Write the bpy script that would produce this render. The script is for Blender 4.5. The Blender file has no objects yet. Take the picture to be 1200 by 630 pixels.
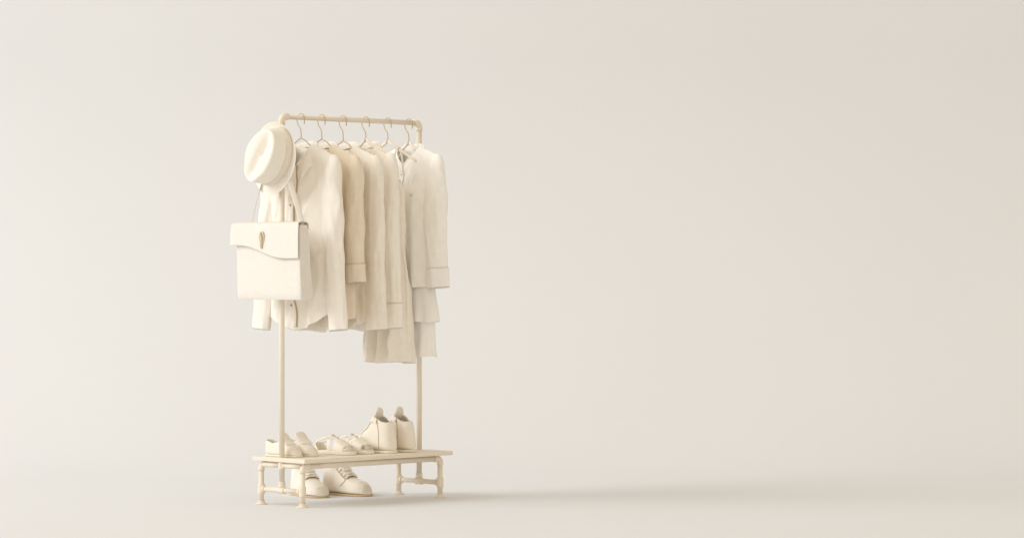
import bpy, math, random
from mathutils import Vector, noise
PI = math.pi
scene = bpy.context.scene
COL = scene.collection
ROOT = {}            # object name -> world location of its thing

# ------------------------------------------------------------------ materials
def material(name, color, rough=0.8, vary=0.04, nscale=40.0, bump=0.0, bscale=400.0, sheen=0.0, spec=0.25, wave=None, trans=0.0):
    m = bpy.data.materials.new(name); m.use_nodes = True
    nt = m.node_tree; N = nt.nodes; L = nt.links
    b = N['Principled BSDF']
    b.inputs['Roughness'].default_value = rough
    b.inputs['Specular IOR Level'].default_value = spec
    if sheen:
        b.inputs['Sheen Weight'].default_value = sheen
    tc = N.new('ShaderNodeTexCoord')
    nz = N.new('ShaderNodeTexNoise'); nz.inputs['Scale'].default_value = nscale; nz.inputs['Detail'].default_value = 5
    mp = N.new('ShaderNodeMapping'); L.new(tc.outputs['Object'], mp.inputs['Vector'])
    L.new(mp.outputs['Vector'], nz.inputs['Vector'])
    if wave:
        mp.inputs['Scale'].default_value = wave
    rp = N.new('ShaderNodeValToRGB')
    rp.color_ramp.elements[0].position = 0.3; rp.color_ramp.elements[1].position = 0.7
    rp.color_ramp.elements[0].color = (*[c*(1-vary) for c in color], 1)
    rp.color_ramp.elements[1].color = (*[min(1, c*(1+vary)) for c in color], 1)
    L.new(nz.outputs['Fac'], rp.inputs['Fac']); L.new(rp.outputs['Color'], b.inputs['Base Color'])
    if bump:
        n2 = N.new('ShaderNodeTexNoise'); n2.inputs['Scale'].default_value = bscale; n2.inputs['Detail'].default_value = 3
        L.new(mp.outputs['Vector'], n2.inputs['Vector'])
        bp = N.new('ShaderNodeBump'); bp.inputs['Strength'].default_value = bump; bp.inputs['Distance'].default_value = 0.002
        L.new(n2.outputs['Fac'], bp.inputs['Height']); L.new(bp.outputs['Normal'], b.inputs['Normal'])
    if trans:                                  # thin cloth lets some light through
        tr = N.new('ShaderNodeBsdfTranslucent'); mx = N.new('ShaderNodeMixShader'); mx.inputs[0].default_value = trans
        L.new(rp.outputs['Color'], tr.inputs['Color'])
        L.new(b.outputs[0], mx.inputs[1]); L.new(tr.outputs[0], mx.inputs[2])
        L.new(mx.outputs[0], N['Material Output'].inputs['Surface'])
    return m

CLOTH  = material('cream_cloth',   (0.91, 0.855, 0.765), 0.9, 0.02, 30, 0.25, 500)
COTTON = material('cream_cotton',  (0.925, 0.88, 0.805), 0.9, 0.02, 30, 0.2, 600)
SHADED    = material('shaded_cloth',    (0.83, 0.735, 0.60), 0.9, 0.03, 30, 0.3, 450)  # cream jacket cloth, darkened to carry the shade between the garments
VOILE  = material('pale_voile',     (0.95, 0.932, 0.895), 0.9, 0.02, 30, 0.2, 600)
LINEN  = material('linen_cloth',   (0.91, 0.86, 0.775), 0.9, 0.03, 40, 0.3, 450)
BAND   = material('hat_ribbon',    (0.80, 0.74, 0.64), 0.7, 0.02, 60, 0.2, 700)
FELT   = material('cream_felt',    (0.90, 0.855, 0.775), 0.95, 0.015, 60, 0.2, 700)
LEATHER= material('cream_leather', (0.80, 0.76, 0.70), 0.6, 0.02, 50, 0.25, 300)
SHOE   = material('cream_shoe_leather', (0.88, 0.82, 0.725), 0.6, 0.02, 40, 0.15, 300)
SOLE   = material('shadow_sole',     (0.62, 0.48, 0.31), 0.8, 0.05, 60)  # boot sole coloured darker to stand for the thin shadow line beneath
PIPE   = material('painted_pipe',  (0.85, 0.77, 0.65), 0.5, 0.02, 30, 0.1, 200)
BOARD  = material('painted_board', (0.85, 0.77, 0.65), 0.6, 0.05, 12, 0.15, 60, wave=(1, 14, 14))
WIRE   = material('tan_wire',      (0.58, 0.43, 0.26), 0.4, 0.03, 60)
WOODH  = material('cream_hanger',  (0.84, 0.77, 0.66), 0.5, 0.02, 40)
BUTTON = material('shaded_button',    (0.50, 0.38, 0.24), 0.5, 0.05, 200)  # brown of the occlusion shade put into the button colour
PEARL  = material('pale_button',   (0.68, 0.59, 0.46), 0.5, 0.05, 200)
CLASP  = material('tan_clasp',     (0.70, 0.60, 0.45), 0.35, 0.05, 100)
GAP    = material('dark_lace_gap',    (0.36, 0.26, 0.15), 0.9, 0.05, 200)  # dark brown, for the sheet under the boot laces
LACE   = material('cream_lace',    (0.91, 0.86, 0.775), 0.9, 0.04, 200)
SEAM   = material('tan_stitching', (0.55, 0.42, 0.26), 0.9, 0.05, 200)
PAPER  = material('studio_paper',  (0.775, 0.782, 0.798), 0.95, 0.006, 1.2, 0.05, 90, spec=0.1)

# ------------------------------------------------------------------ builders
def empty(name, loc, label, cat, group=None, rotz=0.0):
    o = bpy.data.objects.new(name, None); COL.objects.link(o)
    o.empty_display_size = 0.05
    o.location = loc; o.rotation_euler = (0, 0, rotz)
    o['label'] = label; o['category'] = cat
    if group: o['group'] = group
    ROOT[o.name] = Vector(loc)
    return o

def mesh(name, V, F, mat, parent=None, local=False, smooth=True, weld=0.0, solid=0.0, offset=0.0, sub=0, bevel=0.0, label=None):
    """one mesh object; V in world metres (or in the thing's own frame when local)"""
    me = bpy.data.meshes.new(name)
    off = Vector((0, 0, 0))
    if parent is not None and not local:
        off = ROOT[parent.name]
    me.from_pydata([tuple(Vector(v) - off) for v in V], [], F)
    if weld:
        import bmesh
        bm = bmesh.new(); bm.from_mesh(me)
        bmesh.ops.remove_doubles(bm, verts=bm.verts, dist=weld)
        bmesh.ops.recalc_face_normals(bm, faces=bm.faces)
        bm.to_mesh(me); bm.free()
    me.update()
    me.polygons.foreach_set('use_smooth', [smooth]*len(me.polygons))
    me.materials.append(mat)
    o = bpy.data.objects.new(name, me); COL.objects.link(o)
    if parent is not None:
        o.parent = parent; ROOT[o.name] = ROOT[parent.name]
    if solid:
        md = o.modifiers.new('thickness', 'SOLIDIFY'); md.thickness = solid; md.offset = offset
    if bevel:
        md = o.modifiers.new('bevel', 'BEVEL'); md.width = bevel; md.segments = 3; md.limit_method = 'ANGLE'; md.angle_limit = 0.6
    if sub:
        md = o.modifiers.new('subsurf', 'SUBSURF'); md.levels = sub; md.render_levels = sub
    if label: o['label'] = label
    return o

def grid_faces(nu, nv, base=0, closed_u=False):
    F = []
    for j in range(nv - 1):
        for i in range(nu if closed_u else nu - 1):
            a = base + j*nu + i; b = base + j*nu + (i + 1) % nu
            F.append((a, b, b + nu, a + nu))
    return F

def catmull(P, n):
    P = [Vector(p) for p in P]
    Q = [P[0]*2 - P[1]] + P + [P[-1]*2 - P[-2]]
    out = []
    for i in range(1, len(Q) - 2):
        for k in range(n):
            t = k/n
            a, b, c, d = Q[i-1], Q[i], Q[i+1], Q[i+2]
            out.append(0.5*((2*b) + (c - a)*t + (2*a - 5*b + 4*c - d)*t*t + (3*b - a - 3*c + d)*t**3))
    out.append(P[-1])
    return out

def tube(path, r, n=12, caps=True, base=0):
    """path: points; r: radius or list"""
    path = [Vector(p) for p in path]
    R = r if isinstance(r, (list, tuple)) else [r]*len(path)
    V, F = [], []
    ref = None
    for i, p in enumerate(path):
        t = (path[min(i+1, len(path)-1)] - path[max(i-1, 0)]).normalized()
        if ref is None:
            ref = Vector((1, 0, 0)) if abs(t.x) < 0.8 else Vector((0, 1, 0))
        a = (ref - t*ref.dot(t)).normalized(); b = t.cross(a); ref = a
        for k in range(n):
            th = 2*PI*k/n
            V.append(p + (a*math.cos(th) + b*math.sin(th))*R[i])
    F = grid_faces(n, len(path), base, True)
    if caps:
        F.append(tuple(base + k for k in range(n - 1, -1, -1)))
        m = base + (len(path) - 1)*n
        F.append(tuple(m + k for k in range(n)))
    return V, F

def join(*parts):
    V, F = [], []
    for v, f in parts:
        b = len(V); V += list(v); F += [tuple(i + b for i in q) for q in f]
    return V, F

def collar_ring(p0, p1, r):
    """a pipe coupling with rounded rims between p0 and p1"""
    p0, p1 = Vector(p0), Vector(p1); d = p1 - p0
    fr = [0, 0.0, 0.06, 0.14, 0.86, 0.94, 1.0, 1.0]
    rr = [0.75, 0.92, 1.04, 1.0, 1.0, 1.04, 0.92, 0.75]
    return tube([p0 + d*(f + 1e-4*i) for i, f in enumerate(fr)], [r*x for x in rr], 18)

def box(x0, x1, y0, y1, z0, z1):
    V = [(x, y, z) for z in (z0, z1) for y in (y0, y1) for x in (x0, x1)]
    F = [(0, 2, 3, 1), (4, 5, 7, 6), (0, 1, 5, 4), (2, 6, 7, 3), (0, 4, 6, 2), (1, 3, 7, 5)]
    return V, F

def tab(T, t):
    if t <= T[0][0]: return T[0][1]
    for (a, x), (b, y) in zip(T, T[1:]):
        if t <= b:
            k = (t - a)/(b - a); k = k*k*(3 - 2*k)*0.6 + k*0.4
            return x + (y - x)*k
    return T[-1][1]

def disc(c, n, r, h, seg=16):
    c, n = Vector(c), Vector(n).normalized()
    return tube([c, c + n*h*0.6, c + n*h], [r, r, r*0.75], seg)

# ------------------------------------------------------------------ setting: paper sweep
CAM = Vector((-8.218, -9.600, 0.993))
RT = Vector((1, -1, 0)).normalized(); FW = Vector((1, 1, 0)).normalized()
def stage(a, d, z): return Vector((CAM.x, CAM.y, 0)) + RT*a + FW*d + Vector((0, 0, z))
prof = [(-4, 0), (4, 0), (9, 0), (12, 0), (13.5, 0), (14.6, 0)]
R0 = 2.2
for k in range(1, 25):
    th = k/24*PI/2
    prof.append((14.6 + R0*math.sin(th), R0*(1 - math.cos(th))))
prof += [(14.6 + R0, 4.0), (14.6 + R0, 7.0)]
V, F = [], []
NA = 15
for d, z in prof:
    for i in range(NA):
        V.append(stage(-14 + 28*i/(NA - 1), d, z))
F = grid_faces(NA, len(prof))
bd = mesh('backdrop', V, F, PAPER); bd['kind'] = 'structure'

# ------------------------------------------------------------------ the rack
RAIL_Z, LEN, HALF = 1.65, 0.80, 0.134
rack = empty('clothing_rack', (LEN/2, 0, 0), 'cream pipe clothing rack with a low shoe bench on four pipe legs', 'clothing rack')
RP = 0.0118
V, F = tube([(0.02, 0, RAIL_Z), (LEN - 0.02, 0, RAIL_Z)], 0.0108, 18); mesh('rail', V, F, PIPE, rack)
for x in (0, LEN):
    s = 1 if x == 0 else -1
    V, F = tube([(x, 0, 0.075), (x, 0, RAIL_Z - 0.03)], RP, 18); post = mesh('post', V, F, PIPE, rack)
    for za, zb in ((0.080, 0.102), (0.155, 0.1845)):
        V, F = collar_ring((x, 0, za), (x, 0, zb), 0.0148); mesh('coupling', V, F, PIPE, post)
    arc = [(x, 0, RAIL_Z - 0.034), (x, 0, RAIL_Z - 0.032), (x, 0, RAIL_Z - 0.020)]
    for k in range(0, 9):
        th = k/8*PI/2
        arc.append((x + s*0.018*(1 - math.cos(th)), 0, RAIL_Z - 0.018 + 0.018*math.sin(th)))
    arc += [(x + s*0.030, 0, RAIL_Z), (x + s*0.032, 0, RAIL_Z)]
    rr = [0.0145, 0.0158, 0.0148] + [0.0145]*9 + [0.0158, 0.0145]
    V, F = tube(arc, rr, 18); mesh('elbow', V, F, PIPE, rack)
# shelf board
V, F = box(-0.02, 0.845, -0.170, 0.172, 0.186, 0.204)
mesh('shelf_board', V, F, BOARD, rack, smooth=False, bevel=0.0025)
ZP = 0.171
for y in (-HALF, HALF):
    V, F = tube([(0.02, y, ZP), (LEN - 0.02, y, ZP)], RP, 16); mesh('frame_pipe', V, F, PIPE, rack)
for x in (0, LEN):
    for ya, yb in ((-HALF + 0.012, -0.012), (0.012, HALF - 0.012)):
        V, F = tube([(x, ya, ZP), (x, yb, ZP)], RP*0.9, 16); mesh('frame_pipe', V, F, PIPE, rack)
    V, F = tube([(x, -HALF + 0.012, 0.066), (x, HALF - 0.012, 0.066)], RP*0.92, 16); bar = mesh('crossbar', V, F, PIPE, rack)
    for ya, yb, rr in ((-0.021, 0.021, 0.0150), (-HALF + 0.013, -HALF + 0.024, 0.0142), (HALF - 0.024, HALF - 0.013, 0.0142)):
        V, F = collar_ring((x, ya, 0.066), (x, yb, 0.066), rr); mesh('coupling', V, F, PIPE, bar)
    for y in (-HALF, HALF):
        s = 1 if x == 0 else -1
        V, F = tube([(x, y, 0.004), (x, y, 0.158)], RP*0.96, 16); leg = mesh('leg', V, F, PIPE, rack)
        arc = [(x, y, 0.145), (x, y, 0.147)]
        for k in range(0, 7):
            th = k/6*PI/2
            arc.append((x + s*0.018*(1 - math.cos(th)), y, ZP - 0.018 + 0.018*math.sin(th)))
        arc += [(x + s*0.034, y, ZP), (x + s*0.036, y, ZP)]
        V, F = tube(arc, [0.0142, 0.0150] + [0.0138]*7 + [0.0150, 0.0142], 16); mesh('elbow', V, F, PIPE, leg)
        V, F = collar_ring((x, y, 0.044), (x, y, 0.088), 0.0150); mesh('coupling', V, F, PIPE, leg)
        V, F = tube([(x, y, 0.0005), (x, y, 0.003), (x, y, 0.0045), (x, y, 0.006), (x, y, 0.016)], [0.0265, 0.0265, 0.024, 0.0165, 0.0145], 20)
        mesh('foot_flange', V, F, PIPE, leg)
PEG_Z = 1.548
V, F = tube([(-0.010, 0, PEG_Z), (-0.075, 0, PEG_Z + 0.004), (-0.082, 0, PEG_Z + 0.010)], 0.0055, 12)
mesh('peg', V, F, PIPE, rack)

# ------------------------------------------------------------------ hangers
def hanger(X, za, tips, flat, label, drop=0.016):
    """za: height where the arms meet; tips: (half span, height at the ends)"""
    t = empty('hanger', (X, 0, za), label, 'hanger', 'hangers along the rail')
    hk = [(X, -0.0195, 1.622), (X, -0.0215, 1.640), (X, -0.0165, 1.6575), (X, -0.004, 1.6664), (X, 0.012, 1.6645), (X, 0.0235, 1.652),
          (X, 0.0275, 1.638), (X, 0.019, 1.618), (X, 0.005, 1.602), (X, 0.0015, 1.588), (X, 0, za)]
    V, F = tube(catmull(hk, 5), 0.0021, 8); mesh('hook', V, F, WIRE, t)
    ys, zs = tips
    for s in (1, -1):
        if flat:
            V = []; n = 14
            for i in range(n + 1):
                k = i/n
                y = s*(0.004 + (ys - 0.004)*k); z = za - 0.004 + (zs - za)*k - drop*math.sin(min(1, k*2.6)*PI/2)*(1 - k*0.6)
                hh = 0.0095*(1 - 0.35*k); tt = 0.0055*(1 - 0.2*k)
                for q in range(10):
                    th = 2*PI*q/10
                    V.append((X + tt*math.cos(th), y, z + hh*math.sin(th)))
            F = grid_faces(10, n + 1, 0, True) + [tuple(range(9, -1, -1)), tuple(n*10 + q for q in range(10))]
            mesh('arm', V, F, WOODH, t)
        else:
            V, F = tube(catmull([(X, 0, za), (X, s*0.035, za - 0.016), (X, s*0.066, za - 0.036), (X, s*(ys - 0.02), zs - 0.008), (X, s*ys, zs - 0.018)], 5), 0.0024, 8)
            mesh('arm', V, F, WIRE, t)
    return t

# ------------------------------------------------------------------ garments
def crease(a, b, c, sharp=3.0):
    return max(0.0, 1 - 2.6*abs(noise.noise((a, b, c))))**sharp

class Body:
    def __init__(s, X, seed, nw, zn, ys, zs, W, D, hem, dropf, dropb, amp=0.012, nf=3.0, namp=0.012, neck=0.04, ease=1.0, cr=0.016):
        s.__dict__.update(locals())
    def ztop(s, y, side):
        a = abs(y)
        if a < s.nw:
            d = s.dropf if side < 0 else s.dropb
            if side < 0: return s.zn - d*(0.55*(1 - a/s.nw) + 0.45*math.sqrt(max(0, 1 - (a/s.nw)**2)))
            return s.zn - d*math.sqrt(max(0, 1 - (a/s.nw)**2))
        t = (a - s.nw)/(s.ys - s.nw)
        return s.zn + (s.zs - s.zn)*t - 0.006*t**6
    def wid(s, v, z):
        return tab(s.W, v)*(1 + 0.02*noise.noise((z*7, s.seed*3.1, 0.5))*v)
    def pos(s, u, v, side):
        zt = s.ztop(u*s.ys, side); zb = s.hem(u, side)
        z = zt + (zb - zt)*v
        y = u*s.wid(v, z)
        b = max(0.0, 1 - abs(u)**2.6)**0.62
        x = tab(s.D, v)*b
        a = abs(u*s.ys)
        if a < s.nw: x += s.neck*math.exp(-v/0.05)*math.sqrt(max(0, 1 - (a/s.nw)**2))
        edge = (1 - abs(u)**5)
        ph = s.seed*1.7 + (0 if side < 0 else 2.1)
        wob = noise.noise((y*2.2, z*1.1, s.seed + side*4))
        f = s.amp*(v**1.25)*(math.sin(s.nf*PI*u + ph + 2.2*wob) + 0.45*math.sin(s.nf*2.3*PI*u - ph + 3*wob))
        f += s.namp*min(1, v*5)*(noise.noise((y*5.5 + z*1.7, z*3.1, s.seed*2.3 + side)) + 0.5*noise.noise((y*12, z*6 + y*4, s.seed + side*3)))
        # soft drapes falling from the shoulder ends
        f += 0.35*s.namp*math.exp(-((v - 0.25)/0.2)**2)*math.sin(20*(abs(y) - 0.5*(z - s.zs)) + s.seed)
        f += s.cr*min(1, v*4)*(crease(y*7 + z*2.2, z*1.5, s.seed*5 + side) - 0.7*crease(y*6 - z*2.8, z*1.9, s.seed*7 + side*2) + 0.6*crease(y*13 + z*4*(1 if y > 0 else -1), z*3.2, s.seed*3 + side, 2.0)*(0.4 + 0.6*v))
        x += f*edge
        return Vector((s.X + side*x, y, z))
    def build(s, name, mat, parent, nu=64, nv=46, solid=0.003, vmax=1.0):
        V, F = [], []
        for side in (-1, 1):
            b = len(V)
            for j in range(nv):
                v = vmax*(j/(nv - 1))**1.25
                for i in range(nu):
                    u = math.sin((i/(nu - 1) - 0.5)*PI)*0.35 + (i/(nu - 1)*2 - 1)*0.65
                    V.append(s.pos(u, v, side))
            g = grid_faces(nu, nv, b)
            F += g if side < 0 else [q[::-1] for q in g]
        return mesh(name, V, F, mat, parent, weld=0.0006, solid=solid, offset=-1, sub=1)
    def front(s, y, z, lift=0.0):
        v, u = 0.3, 0.0
        for _ in range(4):
            u = max(-1, min(1, y/max(1e-3, s.wid(v, z))))
            zt, zb = s.ztop(u*s.ys, -1), s.hem(u, -1)
            v = max(0, min(1, (zt - z)/(zt - zb)))
        p = s.pos(u, v, -1)
        return Vector((p.x - lift, y, z))
    def patch(s, name, mat, parent, yz, lift=0.003, solid=0.003, nu=12, nv=14, drop=None):
        """flat piece lying on the front: yz(a,b) -> (y,z), a,b in 0..1"""
        V = []
        for j in range(nv):
            for i in range(nu):
                y, z = yz(i/(nu - 1), j/(nv - 1)); V.append(s.front(y, z, lift))
        return mesh(name, V, grid_faces(nu, nv), mat, parent, solid=solid, offset=0, sub=1)
    def button(s, parent, y, z, r=0.0055, lift=0.005, mat=None):
        c = s.front(y, z, lift)
        V, F = disc(c, (-1, 0, 0), r, 0.003); return mesh('button', V, F, mat or BUTTON, parent)

def sleeve(parent, mat, path, rad, seed, X, cuff=None, cuffmat=None, wr=0.09, cufflift=0.004):
    """path: (y,z[,dx]) centre line; rad: (in plane, along the rail) per point"""
    P0 = path
    P = catmull([(X + (p[2] if len(p) > 2 else 0), p[0], p[1]) for p in path], 7)
    RR = catmull([(a, b, 0) for a, b in rad], 7)
    n = 32; V = []; rows = []
    L = 0.0
    for i, p in enumerate(P):
        t = (P[min(i+1, len(P)-1)] - P[max(i-1, 0)]).normalized()
        ax = Vector((1, 0, 0)); ax = (ax - t*ax.dot(t)).normalized(); b = t.cross(ax)
        if i: L += (p - P[i-1]).length
        k = min(1, L/0.12)
        rows.append((p, ax, b, RR[i]))
        for q in range(n):
            th = 2*PI*q/n
            c, s_ = math.cos(th), math.sin(th)
            w = wr*k*(noise.noise((c*1.3 + seed, s_*1.3, L*6)) + 0.6*noise.noise((c*2.6, s_*2.6 + seed, L*15)) + 0.35*math.sin(3*th + L*5 + seed))
            w += 1.9*wr*k*(crease(c*1.1 + seed*3, s_*1.1 + L*2.0, L*3.2) - 0.8*crease(c*1.4 - L*3.0, s_*1.4 + seed, L*4.5 + 7) + 0.5*crease(c*2.2 + L*5, s_*2.2 + seed*2, L*9, 2.0)*math.exp(-((L - 0.30)/0.12)**2))
            V.append(p + (b*(RR[i].x*c) + ax*(RR[i].y*s_))*(1 + w))
    F = grid_faces(n, len(P), 0, True) + [tuple(range(n - 1, -1, -1))]
    V0 = V
    sl = mesh('sleeve', V, F, mat, parent, solid=0.0025, offset=-1, sub=1)
    if cuff:
        m = 0
        tot = 0
        for i in range(len(P) - 1, 0, -1):
            tot += (P[i] - P[i-1]).length; m = i - 1
            if tot >= cuff: break
        V = []; cnt = 0
        for i in range(m, len(P)):
            p, ax, b, r = rows[i]
            p2 = p + (Vector((0, 0, -0.003)) if i == len(P) - 1 else Vector())
            for q in range(n):
                th = 2*PI*q/n; c, s_ = math.cos(th), math.sin(th)
                d = V0[i*n + q] - p
                V.append(p2 + d + d.normalized()*cufflift)
            cnt += 1
        mesh('cuff', V, grid_faces(n, cnt, 0, True), cuffmat or mat, sl, solid=0.003, offset=0.2, sub=1)
    return sl

def hang_sleeve(parent, mat, X, s, ys, zs, zend, spread, h, seed, cuff=None, thick=0.031, **kw):
    P = [(ys - 0.050, zs + 0.004), (ys - 0.031, zs - 0.016), (ys - 0.036, zs - 0.066), (ys + 0.010 - h, zs - 0.17, -0.003),
         (ys + 0.45*spread - h, (zs + zend)/2, -0.008), (ys + spread - h, zend, -0.012)]
    R = [(0.010, 0.010), (0.029, 0.022), (0.041, 0.034), (h + 0.003, thick), (h + 0.001, thick), (h, thick - 0.004)]
    return sleeve(parent, mat, [(s*p[0], *p[1:]) for p in P], R, seed, X, cuff, **kw)

def shirt_collar(parent, mat, X, zc, nw, dp, open_=0.35, point=0.075, stand=0.03, fall=0.045, slope=0.055, seed=0, spread=0.02):
    """turned-down collar: rises inside the neck, folds over, ends in two points at the front"""
    n = 45; V = []
    prof = 9
    for i in range(n):
        a = (i/(n - 1))*2 - 1                       # -1 .. 1, 0 = back of the neck
        ph = a*(PI - open_)                          # angle from the back
        bx, by = math.cos(ph), math.sin(ph)          # +X is the back
        fr = (1 - bx)/2                              # 0 back, 1 front
        zb = zc - slope*fr
        e = max(0, (abs(a) - 0.6)/0.4)
        for k in range(prof):
            s = k/(prof - 1)
            if s < 0.4:
                q = s/0.4; r = 1.0 + 0.06*q; z = zb + stand*q*(1 - 0.35*fr)
                dx = 0
            else:
                q = (s - 0.4)/0.6
                top = zb + stand*(1 - 0.35*fr)
                z = top + 0.007*math.sin(min(1, q*3)*PI) - (fall + point*e*e*0.55)*q
                r = 1.06 + 0.10*math.sin(min(1, q*2.2)*PI/2) + 0.22*q*(0.35 + 0.65*fr)
                dx = -spread*q*e
            V.append((X + dp*bx*r + dx, (nw*by*r) + math.copysign(1, by)*0.012*e*e*s, z))
    return mesh('collar', V, grid_faces(prof, n), mat, parent, solid=0.004, offset=0, sub=1)

def hem_curve(z0, rise, drop=0.0, tilt=0.0, wob=0.006, seed=0, p=2.5):
    return lambda u, side: z0 + rise*abs(u)**p + (drop if side > 0 else 0) + tilt*u + wob*math.sin(5*u + seed + side)

# ---- first: button shirt with shirttail hem
X1, X2, X3, X4, X5, X6 = 0.109, 0.226, 0.349, 0.482, 0.612, 0.738
hanger(X1, 1.562, (0.205, 1.488), False, 'thin wire hanger holding the button shirt, nearest the hat')
g1 = empty('shirt', (X1, 0, 1.5), 'cream button shirt with curved shirttail hem, frontmost of the hanging clothes, behind bag and hat', 'shirt', 'clothes hanging on the rail')
b1 = Body(X1, 1.0, 0.068, 1.537, 0.240, 1.472, [(0, 0.240), (0.08, 0.218), (0.25, 0.198), (0.6, 0.184), (1, 0.190)],
          [(0, 0.0), (0.06, 0.026), (0.2, 0.046), (0.5, 0.046), (1, 0.048)], hem_curve(0.752, 0.062, -0.018, p=3.2), 0.100, 0.018, amp=0.010, nf=2.2, namp=0.024)
b1.build('shirt_body', COTTON, g1)
for s, sd in ((-1, 3.0), (1, 5.0)): hang_sleeve(g1, COTTON, X1, s, 0.240, 1.472, 0.742, 0.056, 0.049, sd, None, wr=0.11)
shirt_collar(g1, COTTON, X1, 1.523, 0.074, 0.052, open_=0.80, point=0.125, slope=0.070, fall=0.052, spread=0.034)
b1.patch('placket', COTTON, g1, lambda a, c: (0.022 - 0.036*a - 0.012*c, 1.446 - (1.446 - 0.757)*c), 0.004, 0.003, 5, 40)
V, F = tube([b1.front(-0.0165 - 0.012*c/30, 1.446 - (1.446 - 0.757)*c/30, 0.0035) for c in range(31)], 0.0022, 6)
mesh('placket_seam', V, F, SEAM, g1)
for z in (1.432, 1.355, 1.275, 1.195, 1.115, 1.03, 0.94, 0.85): b1.button(g1, 0.004 - 0.012*(1.446 - z)/0.69, z)

# ---- second: cream jacket, shade put into its colour, with patch pocket and turned cuffs
hanger(X2, 1.562, (0.215, 1.484), False, 'thin wire hanger holding the shaded cream jacket, second from the hat')
g2 = empty('jacket', (X2, 0, 1.5), 'cream jacket in shade-darkened cloth with patch pocket and turned cuff, shaded behind the button shirt', 'jacket', 'clothes hanging on the rail')
b2 = Body(X2, 2.0, 0.066, 1.537, 0.242, 1.474, [(0, 0.242), (0.08, 0.228), (0.3, 0.222), (0.7, 0.216), (1, 0.220)],
          [(0, 0.0), (0.06, 0.024), (0.2, 0.042), (0.5, 0.044), (1, 0.050)], hem_curve(0.762, 0.030, -0.014), 0.09, 0.018, amp=0.010, nf=2.4, namp=0.014)
b2.build('jacket_body', SHADED, g2)
for s, sd in ((-1, 4.0), (1, 6.0)):
    hang_sleeve(g2, SHADED, X2, s, 0.242, 1.474, 0.945, 0.036, 0.052, sd, 0.062, cufflift=0.005, wr=0.11)
shirt_collar(g2, CLOTH, X2, 1.525, 0.070, 0.050, open_=0.65, point=0.12, slope=0.075, fall=0.052, spread=0.03)
b2.patch('placket', SHADED, g2, lambda a, c: (0.03 - 0.05*a, 1.44 - (1.44 - 0.77)*c), 0.004, 0.003, 5, 36)
for s in (-1, 1):
    pk = b2.patch('pocket', SHADED, g2, lambda a, c, s=s: (s*(0.075 + 0.115*a), 0.935 - 0.125*c - 0.012*math.sin(a*PI)*c), 0.006, 0.004)
    b2.patch('pocket_flap', SHADED, pk, lambda a, c, s=s: (s*(0.072 + 0.121*a), 0.942 - 0.04*c), 0.010, 0.004, 12, 5)
for z in (1.41, 1.3, 1.19, 1.08, 0.97, 0.86): b2.button(g2, 0.006, z, mat=PEARL)

# ---- third: shirt
hanger(X3, 1.558, (0.215, 1.484), False, 'thin wire hanger holding the linen overshirt, third from the hat')
g3 = empty('overshirt', (X3, 0, 1.5), 'linen overshirt with long straight sleeve, between the shaded cream jacket and the slim blouse', 'shirt', 'clothes hanging on the rail')
b3 = Body(X3, 3.0, 0.066, 1.536, 0.238, 1.476, [(0, 0.238), (0.08, 0.222), (0.3, 0.214), (0.7, 0.200), (1, 0.194)],
          [(0, 0.0), (0.06, 0.024), (0.2, 0.042), (0.5, 0.046), (1, 0.050)], hem_curve(0.742, 0.040, -0.008), 0.085, 0.018, amp=0.012, nf=2.6, namp=0.014)
b3.build('shirt_body', LINEN, g3)
for s, sd in ((-1, 7.0), (1, 8.0)):
    hang_sleeve(g3, LINEN, X3, s, 0.238, 1.476, 0.740, 0.044, 0.054, sd, None, wr=0.11)
shirt_collar(g3, COTTON, X3, 1.527, 0.070, 0.050, open_=0.6, point=0.10, slope=0.066, fall=0.05, spread=0.03)
b3.patch('placket', LINEN, g3, lambda a, c: (0.024 - 0.04*a, 1.44 - (1.44 - 0.75)*c), 0.004, 0.003, 5, 36)
for z in (1.42, 1.34, 1.26, 1.17, 1.08, 0.99, 0.9, 0.81): b3.button(g3, 0.004, z, mat=PEARL)

# ---- fourth: slim blouse
hanger(X4, 1.572, (0.165, 1.505), True, 'flat cream hanger holding the slim blouse, fourth from the hat')
g4 = empty('blouse', (X4, 0, 1.5), 'slim cream blouse with narrow shoulders and long cuffed sleeve, before the strappy dress', 'blouse', 'clothes hanging on the rail')
b4 = Body(X4, 4.0, 0.062, 1.543, 0.188, 1.492, [(0, 0.188), (0.08, 0.176), (0.3, 0.170), (0.7, 0.164), (1, 0.170)],
          [(0, 0.0), (0.06, 0.022), (0.2, 0.038), (0.5, 0.042), (1, 0.048)], hem_curve(0.775, 0.02), 0.075, 0.016, amp=0.011, nf=2.4, namp=0.012)
b4.build('blouse_body', COTTON, g4)
for s, sd in ((-1, 9.0), (1, 10.0)):
    hang_sleeve(g4, COTTON, X4, s, 0.188, 1.492, 0.747, 0.038, 0.046, sd, 0.09, cufflift=0.0045, wr=0.11)
shirt_collar(g4, COTTON, X4, 1.533, 0.066, 0.047, open_=0.4, point=0.08, slope=0.06, fall=0.048, spread=0.026)
b4.patch('placket', COTTON, g4, lambda a, c: (0.02 - 0.034*a, 1.45 - (1.45 - 0.782)*c), 0.004, 0.003, 5, 36)
for z in (1.43, 1.35, 1.27, 1.18, 1.09, 1.0, 0.91, 0.83): b4.button(g4, 0.004, z, 0.0045, mat=PEARL)

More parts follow.
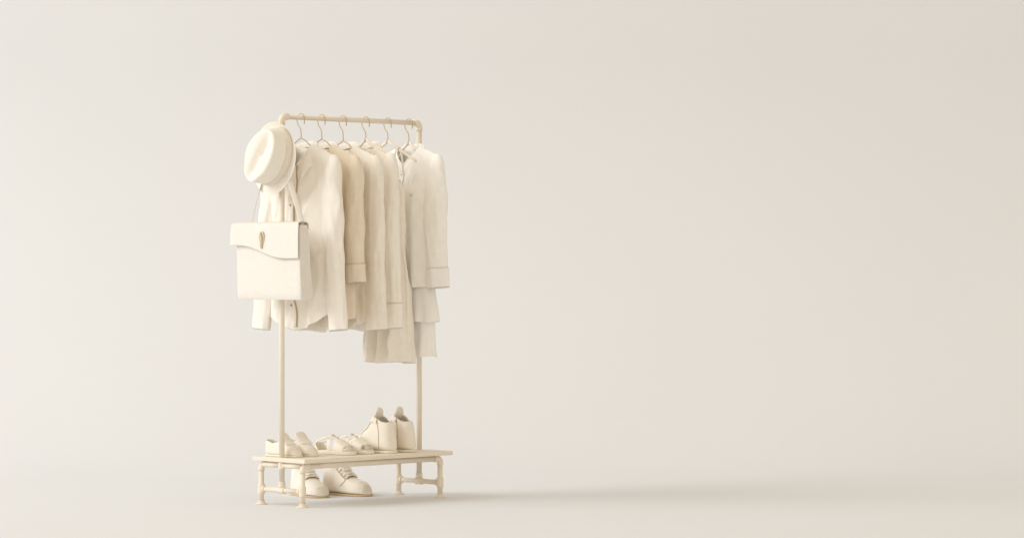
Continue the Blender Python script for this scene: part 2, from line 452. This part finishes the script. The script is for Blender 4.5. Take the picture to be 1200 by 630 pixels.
# ---- fifth: strappy dress
hanger(X5, 1.568, (0.180, 1.478), True, 'flat cream hanger with a bare arm showing, holding the strappy dress', 0.004)
g5 = empty('dress', (X5, 0, 1.5), 'long narrow dress with thin straps, its pleated hem the lowest of all the clothes', 'dress', 'clothes hanging on the rail')
b5 = Body(X5, 5.0, 0.045, 1.405, 0.088, 1.385, [(0, 0.088), (0.06, 0.104), (0.2, 0.106), (0.35, 0.100), (0.55, 0.128), (1, 0.146)],
          [(0, 0.012), (0.06, 0.026), (0.2, 0.034), (0.5, 0.036), (1, 0.048)], hem_curve(0.596, 0.0, -0.004, wob=0.003), 0.012, 0.006, amp=0.026, nf=3.6, namp=0.007, neck=0.01)
b5.build('dress_body', LINEN, g5, nu=84)
for s in (-1, 1):
    V = []
    for k in range(21):
        q = k/20*2 - 1
        z = 1.387 + 0.150*math.cos(q*PI/2)**0.45
        for d in (-0.007, 0.007):
            V.append((X5 + 0.032*q + 0.0, s*(0.066 + 0.0*q) + d, z))
    mesh('strap', V, grid_faces(2, 21), LINEN, g5, solid=0.003, offset=0, sub=1)

# ---- sixth: shirt dress with tiered skirt
hanger(X6, 1.566, (0.180, 1.492), True, 'flat cream hanger holding the tiered shirt dress, nearest the right post')
g6 = empty('shirt_dress', (X6, 0, 1.5), 'pale shirt dress with rolled cuff and two-tier skirt, beside the right post', 'dress', 'clothes hanging on the rail')
b6 = Body(X6, 6.3, 0.068, 1.545, 0.212, 1.494, [(0, 0.212), (0.08, 0.198), (0.35, 0.180), (0.75, 0.166), (1, 0.170)],
          [(0, 0.0), (0.06, 0.024), (0.2, 0.040), (0.5, 0.044), (1, 0.046)], hem_curve(0.918, 0.0), 0.080, 0.018, amp=0.008, nf=2.2, namp=0.019)
b6.build('bodice', VOILE, g6)
for s, sd in ((-1, 11.0), (1, 12.0)):
    hang_sleeve(g6, VOILE, X6, s, 0.212, 1.494, 0.922, 0.042, 0.054, sd, 0.066, cufflift=0.006, thick=0.036, wr=0.11)
shirt_collar(g6, VOILE, X6, 1.531, 0.072, 0.052, open_=0.75, point=0.13, slope=0.082, fall=0.054, spread=0.03)
b6.patch('placket', VOILE, g6, lambda a, c: (0.024 - 0.04*a, 1.435 - (1.435 - 0.93)*c), 0.004, 0.003, 5, 30)
b6.button(g6, -0.078, 1.328, 0.006, mat=PEARL)
for z in (1.42, 1.34, 1.26, 1.18, 1.1, 1.02): b6.button(g6, 0.004, z, 0.0045, mat=PEARL)
def tier(z0, z1, w0, w1, seed, amp):
    n, m = 96, 14; V = []
    for j in range(m):
        v = j/(m - 1); w = w0 + (w1 - w0)*v**0.8
        for i in range(n):
            th = 2*PI*i/n
            f = 1 + amp*(0.25 + v)*(math.sin(9*th + seed + 1.2*noise.noise((math.cos(th)*2, math.sin(th)*2, seed))) + 0.4*math.sin(17*th + seed*2))
            cy, cx = math.sin(th), math.cos(th)
            V.append((X6 + 0.050*cx*f*(0.8 + 0.35*v), w*math.copysign(abs(cy)**0.85, cy)*(1 + 0.15*(f - 1)), z0 + (z1 - z0)*v + 0.003*math.sin(4*th + seed)))
    mesh('skirt_tier', V, grid_faces(n, m, 0, True), VOILE, g6, solid=0.003, offset=0, sub=1)
tier(0.935, 0.772, 0.152, 0.184, 1.0, 0.09)
tier(0.800, 0.620, 0.156, 0.166, 2.4, 0.09)

# ------------------------------------------------------------------ hat
HX = -0.040; HC = Vector((HX, 0.004, 1.463))
tl = math.radians(34)
hl = Vector((0, -math.sin(tl), math.cos(tl))); hw = Vector((0, math.cos(tl), math.sin(tl))); ha = Vector((-1, 0, 0))
hat = empty('hat', HC, 'cream felt hat with a narrow band, hung on the left post above the bag', 'hat')
n = 64
rings = [('b', 1 - k/8) for k in range(9)] + [('c', k/40) for k in range(1, 40)]
V = []
A0, B0, A1, B1, H, SH = 0.130, 0.098, 0.122, 0.080, 0.104, 0.020
def crown(th, s):
    """crown surface, s 0..1 from the brim up the wall, round the edge and in to the middle of the creased top"""
    c = math.cos(th)
    wall = lambda q: (A0 + (A1 - A0)*q, B0 + (B1 - B0)*q)
    if s < 0.5:
        A, B = wall(s/0.5*0.88); h = H*0.88*s/0.5; f = s/0.5
        top = 0
    else:
        q = (s - 0.5)/0.5; f = 1
        e = min(1, q/0.3)*PI/2
        A, B = wall(0.88); k = 1 - 0.16*(1 - math.cos(e)); h = H*(0.88 + 0.12*math.sin(e))
        if q > 0.3: k *= 1 - (q - 0.3)/0.7*0.999
        A *= k; B *= k; top = max(0, min(1, (q - 0.12)/0.5))
    pin = math.exp(-((c + 0.66)/0.26)**2)
    B *= 1 - 0.13*f*pin
    wv = B*math.sin(th); lv = A*c
    h -= top*(0.022*math.exp(-(wv/0.019)**2) + 0.004) - top*0.004*math.cos(lv/0.05)
    h -= 0.012*f*max(0, c)
    return HC + hl*(SH + A*c) + hw*wv + ha*h
for kind, s in rings:
    for i in range(n):
        th = 2*PI*i/n; c = math.cos(th)
        if kind == 'b':
            A, B = A0 + (0.031 - 0.017*c)*s, B0 + 0.042*s
            up = 0.016*(max(0, c)**1.5) + 0.010*(math.sin(th)**2) - 0.004*max(0, -c)**2
            V.append(HC + hl*(SH + A*c) + hw*(B*math.sin(th)) + ha*(up*s**1.8))
        else:
            V.append(crown(th, s))
F = grid_faces(n, len(rings), 0, True) + [tuple((len(rings) - 1)*n + i for i in range(n))]
mesh('hat_body', V, F, FELT, hat, solid=0.0025, offset=-1, sub=1)
V = []
for k, h in enumerate((0.002, 0.008, 0.018, 0.030, 0.033)):
    for i in range(n):
        th = 2*PI*i/n; p = crown(th, h/(H*0.88)*0.5); c0 = HC + hl*SH + ha*((p - HC).dot(ha))
        V.append(p + (p - c0).normalized()*(0.0035 if 0 < k < 4 else 0.0005))
mesh('hat_band', V, grid_faces(n, 5, 0, True), BAND, hat, solid=0.0012, offset=0)

# ------------------------------------------------------------------ bag
bag = empty('satchel', (-0.055, -0.02, 0.874), 'cream flap satchel with wavy flap edge and tan clasp, hung below the hat', 'bag')
def bagp(a, z, x):       # a -1..1 across (left +Y to right -Y)
    k = (1.195 - z)/(1.195 - 0.872)
    yc = 0.004 - 0.022*k
    return Vector((x - 0.004*noise.noise((a*2.2, z*9, 3.0)), yc - 0.003 - a*(0.213 - 0.005*k), z))
# body: rounded slab, closed
V = []; nz, nn = 16, 40
for j in range(nz):
    k = j/(nz - 1); z = 1.188 - (1.188 - 0.874)*k
    th_ = 0.026 + 0.012*k
    ins = 0.0 if 0 < j < nz - 1 else 0.006
    for i in range(nn):
        t = 2*PI*i/nn
        a = math.copysign(abs(math.cos(t))**0.13, math.cos(t)); d = math.copysign(abs(math.sin(t))**0.16, math.sin(t))
        p = bagp(a*(1 - ins*4), z, -0.055 + d*(th_ - ins))
        p.y += 0.010*math.sin(k*PI)*(1 - d*d)*(1 if a > 0 else -1)*(1 if abs(a) > 0.9 else 0)*-(-1)
        p.x += -0.004*math.sin(k*PI)*(1 if d < 0 else -1)*(1 - a*a)
        V.append(p)
F = grid_faces(nn, nz, 0, True) + [tuple(range(nn - 1, -1, -1)), tuple((nz - 1)*nn + i for i in range(nn))]
mesh('bag_body', V, F, LEATHER, bag, bevel=0.004)
# flap: from the back over the top, down the front, wavy lower edge
V = []; na, nb = 40, 26
for j in range(nb):
    b = j/(nb - 1)
    for i in range(na):
        a = i/(na - 1)*2 - 1
        ed = 1.075 - 0.026*a - 0.013*math.sin((a + 0.12)*PI*0.98) - 0.006*a*a + 0.010*max(0, -a - 0.7)   # lower edge height
        if b < 0.15:
            q = b/0.15; x, z = -0.026, 1.165 + 0.027*q
        elif b < 0.4:
            q = (b - 0.15)/0.25; th = q*PI
            x = -0.056 + 0.030*math.cos(th); z = 1.192 + 0.010*math.sin(th)
        else:
            q = (b - 0.4)/0.6; z = 1.192 + (ed - 1.192)*q; x = -0.087 - 0.013*q*q - 0.004*math.sin(q*PI) - 0.003*q*q*math.sin(a*5)
        p = bagp(a*(1.035 - 0.03*(1 if b < 0.4 else 0)), z, x)
        p.y += 0.008
        V.append(p)
mesh('flap', V, grid_faces(na, nb), LEATHER, bag, solid=0.0035, offset=0, sub=1)
# clasp
cy, cz = 0.014, 1.132
V, F = join(tube([(-0.100, cy + 0.0125*math.cos(t*PI/10), cz + 0.004 + 0.024*math.sin(t*PI/10)) for t in range(21)], 0.0034, 8),
            tube([(-0.102, cy, cz + 0.016), (-0.104, cy, cz - 0.014), (-0.102, cy - 0.001, cz - 0.042)], [0.0050, 0.0065, 0.0042], 10),
            disc((-0.094, cy, cz + 0.004), (-1, 0, 0), 0.013, 0.005))
mesh('clasp', V, F, CLASP, bag)
# strap, two sides over the peg
V = []
pts = catmull([(-0.050, 0.142, 1.188), (-0.046, 0.118, 1.27), (-0.040, 0.065, 1.42), (-0.040, 0.012, 1.548), (-0.040, 0.0, PEG_Z + 0.012),
               (-0.040, -0.012, 1.548), (-0.040, -0.085, 1.40), (-0.045, -0.160, 1.25), (-0.050, -0.190, 1.188)], 6)
for i, p in enumerate(pts):
    k = i/(len(pts) - 1)
    t = (pts[min(i+1, len(pts)-1)] - pts[max(i-1, 0)]).normalized()
    w = Vector((0.7, 0.7, 0)) if k < 0.42 else Vector((0.75, -0.66, 0)) if k > 0.58 else Vector((1, (0.5 - k)/0.08*0.9, 0))
    w = (w - t*w.dot(t)).normalized()*(0.010 if k < 0.42 else 0.012 if k > 0.58 else 0.010 + 0.002*(k - 0.42)/0.16)
    V += [p - w, p, p + w]
mesh('strap', V, grid_faces(3, len(pts)), LEATHER, bag, solid=0.003, offset=0, sub=1)

# ------------------------------------------------------------------ shoes
PLAN = [(0, 0.0), (0.008, 0.24), (0.03, 0.45), (0.06, 0.59), (0.10, 0.68), (0.15, 0.73), (0.22, 0.76), (0.38, 0.78), (0.55, 0.90), (0.7, 1.0), (0.8, 0.97), (0.88, 0.84), (0.94, 0.64), (0.98, 0.38), (1.0, 0.0)]
def shoe(name, loc, ang, label, cat, group, L, W, Ht, O, mat, sole=0.012, solemat=None, heel=0.0, q=0.75, pz=0.8, welt=0.003, lean=0.006):
    """toe points along the local +x; returns the thing and a function giving the outer surface"""
    t = empty(name, loc, label, cat, group, ang)
    z0 = sole
    def sec(tt, s):                       # s -1..1, 0 = top of the vamp / rim
        w = tab(PLAN, tt)*W/2; h = tab(Ht, tt); o = tab(O, tt)*w
        a = min(1, abs(s))*PI/2
        y = o + (w - o)*math.sin(a)**pz; z = h*math.cos(a)**q
        y = y + 0.10*w*math.sin(2*a)*(1 if o > 0 else 0)*0.5
        x = tt*L - L/2 + lean*(z/0.13)**1.3*max(0, 1 - tt/0.5)
        return Vector((x, math.copysign(y, s) if s else 0.0, z0 + z))
    ns, nr = 46, 13
    V = []
    for i in range(ns):
        tt = 0.5 - 0.5*math.cos(PI*i/(ns - 1))
        for j in range(nr): V.append(sec(tt, -1 + j/(nr - 1) if j < nr - 1 else -1e-9))
        for j in range(nr): V.append(sec(tt, max(1e-9, j/(nr - 1))))
    m = 2*nr
    F = []
    for i in range(ns - 1):
        for j in range(m - 1):
            if j == nr - 1: continue          # the slit along the top, welded where the vamp closes
            F.append((i*m + j, i*m + j + 1, (i + 1)*m + j + 1, (i + 1)*m + j))
        F.append((i*m + m - 1, i*m, (i + 1)*m, (i + 1)*m + m - 1))
    mesh('upper', V, F, mat, t, local=True, weld=0.0004, solid=0.0028, offset=-1, sub=1)
    # sole
    out = []
    nn = 34
    for i in range(nn):
        tt = 0.5 - 0.5*math.cos(PI*i/(nn - 1)); out.append((tt*L - L/2, tab(PLAN, tt)*W/2))
    def ring(z, g):
        pts = []
        for i, (x, w) in enumerate(out): pts.append((x*(1 + 2*g/L), -(w + g*(0.4 + 0.6*min(1, w/0.02))), z))
        for x, w in reversed(out[1:-1]): pts.append((x*(1 + 2*g/L), w + g, z))
        return pts
    R = [ring(0.0005, welt*0.3), ring(0.002, welt), ring(sole*0.55, welt), ring(sole - 0.001, welt), ring(sole + 0.0015, welt*0.3)]
    V = [p for r in R for p in r]; k = len(R[0])
    F = grid_faces(k, len(R), 0, True) + [tuple(range(k - 1, -1, -1)), tuple((len(R) - 1)*k + i for i in range(k))]
    mesh('sole', V, F, solemat or SOLE, t, local=True)
    return t, sec

def out_(sec, tt, s, lift):
    p = sec(tt, s); e = 0.01
    du = sec(min(1, tt + e), s) - sec(max(0, tt - e), s); dv = sec(tt, s + e) - sec(tt, s - e)
    n = du.cross(dv)
    if n.length < 1e-9: n = Vector((0, 0, 1))
    n.normalize()
    if n.z < 0 and abs(s) < 0.5: n = -n
    if n.y*p.y < 0 and abs(s) >= 0.5: n = -n
    return p + n*lift

def laces(t, sec, t0, t1, rows, s0=0.42, r=0.0022, lift=0.004):
    parts = []
    for i in range(rows):
        tt = t0 + (t1 - t0)*i/(rows - 1); t2 = t0 + (t1 - t0)*(i + 0.75)/(rows - 1)
        parts.append(tube([out_(sec, tt, -s0 + 2*s0*k/8 + 1e-4, lift + 0.002*math.sin(k/8*PI)) for k in range(9)], r, 8))
        if i < rows - 1:
            for sg in (1, -1):
                parts.append(tube([out_(sec, tt + (t2 - tt)*k/8, sg*(-s0 + 2*s0*k/8) + 1e-4, lift + 0.0035*math.sin(k/8*PI)) for k in range(9)], r*0.9, 8))
    V, F = join(*parts); mesh('laces', V, F, LACE, t, local=True)

def line_on(t, sec, pts, r=0.0012, lift=0.0008, name='seam', mat=None):
    P = []
    for (a, b), (c, d) in zip(pts, pts[1:]):
        for k in range(8): P.append(out_(sec, a + (c - a)*k/8, b + (d - b)*k/8, lift))
    P.append(out_(sec, *pts[-1], lift))
    V, F = tube(P, r, 6); return mesh(name, V, F, mat or SEAM, t, local=True)

def tongue(t, pts, w, mat, tip=1.0, solid=0.006):
    """padded tongue along pts (x,z), rounded top"""
    P = catmull([(x, 0, z) for x, z in pts], 5); V = []; n = 11; m = len(P)
    for i, p in enumerate(P):
        k = i/(m - 1)
        ww = w*(1 if k < 0.6 else math.sqrt(max(0.03, 1 - ((k - 0.6)/0.405)**2)))
        for j in range(n):
            a = j/(n - 1)*2 - 1
            V.append((p.x - 0.006*a*a, ww*a, p.z))
    return mesh('tongue', V, grid_faces(n, m), mat, t, local=True, solid=solid, offset=0, sub=1)

ZB = 0.2045
down, upw = -PI/2, PI/2        # toe towards the front edge / towards the back edge
# loafers
for X, yc, da, lab in ((0.060, 0.058, 0.03, 'cream slip-on loafer on the bench, crossed in view by the left post'),
                       (0.150, 0.050, -0.06, 'cream slip-on loafer on the bench with upright tongue, toe beside the strappy sandals')):
    t, sec = shoe('loafer', (X, yc, ZB), down + da, lab, 'shoe', 'pair of loafers on the bench', 0.205, 0.078,
                  [(0, 0.064), (0.15, 0.058), (0.3, 0.050), (0.45, 0.056), (0.56, 0.062), (0.7, 0.050), (0.86, 0.034), (1, 0.012)],
                  [(0, 0.86), (0.42, 0.80), (0.50, 0.55), (0.55, 0.0), (1, 0)], SHOE, 0.006, SHOE, welt=0.001)
    tongue(t, [(0.052, 0.052), (0.030, 0.064), (0.012, 0.078), (-0.002, 0.093), (-0.008, 0.100)], 0.029, SHOE)
# strappy sandals
def sandal(X, yc, da, lab):
    L, W, T = 0.232, 0.084, 0.016
    t = empty('sandal', (X, yc, ZB), lab, 'sandal', 'pair of sandals on the bench', down + da)
    nn = 34; out = []
    for i in range(nn):
        tt = 0.5 - 0.5*math.cos(PI*i/(nn - 1)); out.append((tt*L - L/2, tab(PLAN, tt)*W/2))
    R = [[(x, -w*g, z) for x, w in out] + [(x, w*g, z) for x, w in reversed(out[1:-1])] for z, g in ((0.0005, 0.95), (0.002, 1.0), (T - 0.003, 1.0), (T, 0.96))]
    V = [p for r in R for p in r]; k = len(R[0])
    mesh('sole', V, grid_faces(k, 4, 0, True) + [tuple(range(k - 1, -1, -1)), tuple(3*k + i for i in range(k))], SHOE, t, local=True)
    def band(name, t0, t1, h0, h1, pw=0.62, lean=0.0, m=7):
        V = []
        for q in range(25):
            a = PI*q/24
            for r in range(m):
                e = r/(m - 1); tt = t0 + (t1 - t0)*e; w = tab(PLAN, tt)*W/2*0.98; h = h0 + (h1 - h0)*e
                sn = math.sin(a)
                V.append((tt*L - L/2 - lean*sn, -w*math.copysign(abs(math.cos(a))**0.8, math.cos(a)), T*0.5 + (h - T*0.5)*sn**pw))
        return mesh(name, V, grid_faces(m, 25), SHOE, t, local=True, solid=0.003, offset=0, sub=1)
    band('vamp_strap', 0.60, 0.86, 0.066, 0.040)
    band('instep_strap', 0.42, 0.52, 0.082, 0.074, 0.55, 0.006, 4)
    # sling strap: from the instep down both sides and round the heel
    V = []
    for q in range(41):
        a = q/40*2 - 1
        tt = 0.008 + 0.42*abs(a)**1.3; w = tab(PLAN, tt)*W/2*1.0 + 0.001
        z = 0.040 + 0.036*abs(a)**0.9
        for d in (-0.0055, 0.0055): V.append((tt*L - L/2 + 0.004, math.copysign(w, a), z + d))
    sl_ = mesh('heel_strap', V, grid_faces(2, 41), SHOE, t, local=True, solid=0.0025, offset=0, sub=1)
    V, F = disc((0.43*L - L/2, 0.0, 0.0805), (0.1, 0, 1), 0.0075, 0.004, 12); mesh('buckle', V, F, CLASP, sl_, local=True)
    # heel cup
    V = []
    for q in range(21):
        a = q/20*2 - 1; tt = 0.004 + 0.16*abs(a)**1.5; w = tab(PLAN, tt)*W/2*0.99
        for r in range(4): V.append((tt*L - L/2 + 0.003*r/3, math.copysign(w, a), T*0.6 + (0.046*(1 - 0.75*abs(a)**2) - T*0.6 + 0.004)*r/3))
    mesh('heel_cup', V, grid_faces(4, 21), SHOE, t, local=True, solid=0.003, offset=0, sub=1)
sandal(0.322, 0.020, 0.04, 'cream strappy sandal on the bench, the one next to the loafers')
sandal(0.432, 0.020, -0.04, 'cream strappy sandal on the bench, the one beside the high-top trainers')
# high tops
for X, yc, da, lab in ((0.530, 0.012, 0.06, 'cream high-top trainer on the bench, the one beside the strappy sandals'),
                       (0.652, 0.012, -0.02, 'cream high-top trainer on the bench, the one by the right post')):
    t, sec = shoe('high_top_trainer', (X, yc, ZB), upw + da, lab, 'shoe', 'pair of high-top trainers on the bench', 0.275, 0.104,
                  [(0, 0.126), (0.06, 0.124), (0.14, 0.126), (0.25, 0.138), (0.36, 0.150), (0.42, 0.128), (0.52, 0.098), (0.64, 0.074), (0.8, 0.056), (0.92, 0.042), (1, 0.014)],
                  [(0, 0.62), (0.2, 0.64), (0.34, 0.56), (0.40, 0.32), (0.56, 0.22), (0.62, 0.0), (1, 0)], SHOE, 0.010, SHOE, q=0.9, welt=0.0012, lean=0.022)
    tongue(t, [(0.034, 0.090), (0.004, 0.118), (-0.024, 0.148), (-0.037, 0.172), (-0.042, 0.196)], 0.027, SHOE, solid=0.010)
    laces(t, sec, 0.40, 0.60, 5, 0.30, 0.0024, 0.004)
    for sg in (1, -1):
        V = []
        for i in range(8):
            for j in range(6):
                V.append(out_(sec, 0.24 + 0.15*i/7, sg*(0.10 + 0.28*j/5), 0.004))
        mesh('collar_strap', V, grid_faces(6, 8), SHOE, t, local=True, solid=0.003, offset=0, sub=1)
    line_on(t, sec, [(0.64, 0.95), (0.62, 0.55), (0.64, 0.01)], 0.0012)
    line_on(t, sec, [(0.22, 0.98), (0.20, 0.6), (0.24, 0.2)], 0.0012)
# lace-up boots under the bench
for x, y, da, lab in ((0.437, 0.325, -0.25, 'cream lace-up boot under the bench, the one partly hidden by the left front leg'),
                      (0.600, 0.255, 0.10, 'cream lace-up boot under the bench, the one farther from the left front leg')):
    t, sec = shoe('lace_up_boot', (x, y, 0), down + da, lab, 'boot', 'pair of lace-up boots on the floor', 0.270, 0.112,
                  [(0, 0.125), (0.12, 0.130), (0.28, 0.136), (0.34, 0.130), (0.42, 0.112), (0.52, 0.089), (0.62, 0.073), (0.72, 0.064), (0.83, 0.057), (0.93, 0.045), (1, 0.016)],
                  [(0, 0.70), (0.18, 0.68), (0.28, 0.46), (0.33, 0.0), (1, 0)], SHOE, 0.008, SOLE, q=0.8, welt=0.0015, lean=0.012)
    V = []
    for i in range(14):
        for j in range(7): V.append(out_(sec, 0.31 + 0.29*i/13, (-0.20 + 0.40*j/6) + 1e-4, 0.0012))
    mesh('lace_gap', V, grid_faces(7, 14), GAP, t, local=True)
    laces(t, sec, 0.365, 0.590, 5, 0.38, 0.0040, 0.0055)
    tongue(t, [(0.012, 0.108), (-0.012, 0.128), (-0.030, 0.142), (-0.036, 0.150)], 0.028, SHOE)
    line_on(t, sec, [(0.34, 0.42), (0.58, 0.42), (0.615, 0.22), (0.62, 0.001), (0.615, -0.22), (0.58, -0.42), (0.34, -0.42)], 0.0018)
    for sg in (1, -1): line_on(t, sec, [(0.585, sg*0.40), (0.575, sg*0.58), (0.55, sg*0.70), (0.50, sg*0.82)], 0.0015)

# ------------------------------------------------------------------ light
w = bpy.data.worlds.new('World'); scene.world = w; w.use_nodes = True
bg = w.node_tree.nodes['Background']; bg.inputs['Color'].default_value = (1.0, 0.875, 0.70, 1); bg.inputs['Strength'].default_value = 0.715
def area(name, pos, target, size, power, color):
    l = bpy.data.lights.new(name, 'AREA'); l.shape = 'DISK'; l.size = size; l.energy = power; l.color = color
    o = bpy.data.objects.new(name, l); COL.objects.link(o); o.location = pos
    o.rotation_euler = (Vector(target) - Vector(pos)).to_track_quat('-Z', 'Y').to_euler(); return o
tgt = Vector((0.4, 0, 0.8))
el = math.radians(28); az = math.radians(15)
dirv = (RT*math.cos(az) + FW*math.sin(az))*math.cos(el) + Vector((0, 0, -math.sin(el)))
area('key_lamp', tgt - dirv*20, tgt, 14, 2450, (0.93, 0.985, 1.03))
fd = Vector((0.42, 0.85, -0.30)).normalized()
area('added_fill', tgt - fd*16, tgt, 9, 100, (1.0, 0.95, 0.86))  # unseen fill added to lift the faces turned away from the key

# ------------------------------------------------------------------ camera
cam = bpy.data.cameras.new('camera'); co = bpy.data.objects.new('camera', cam); COL.objects.link(co)
co.location = CAM; co.rotation_euler = FW.to_track_quat('-Z', 'Y').to_euler()
cam.sensor_width = 36; cam.lens = 36*3478/1200; cam.shift_y = 3/1200; cam.clip_end = 100
scene.camera = co
scene.view_settings.view_transform = 'Standard'; scene.view_settings.look = 'None'
scene.view_settings.exposure = 0.06; scene.view_settings.gamma = 1
scene.cycles.max_bounces = 10; scene.cycles.diffuse_bounces = 6
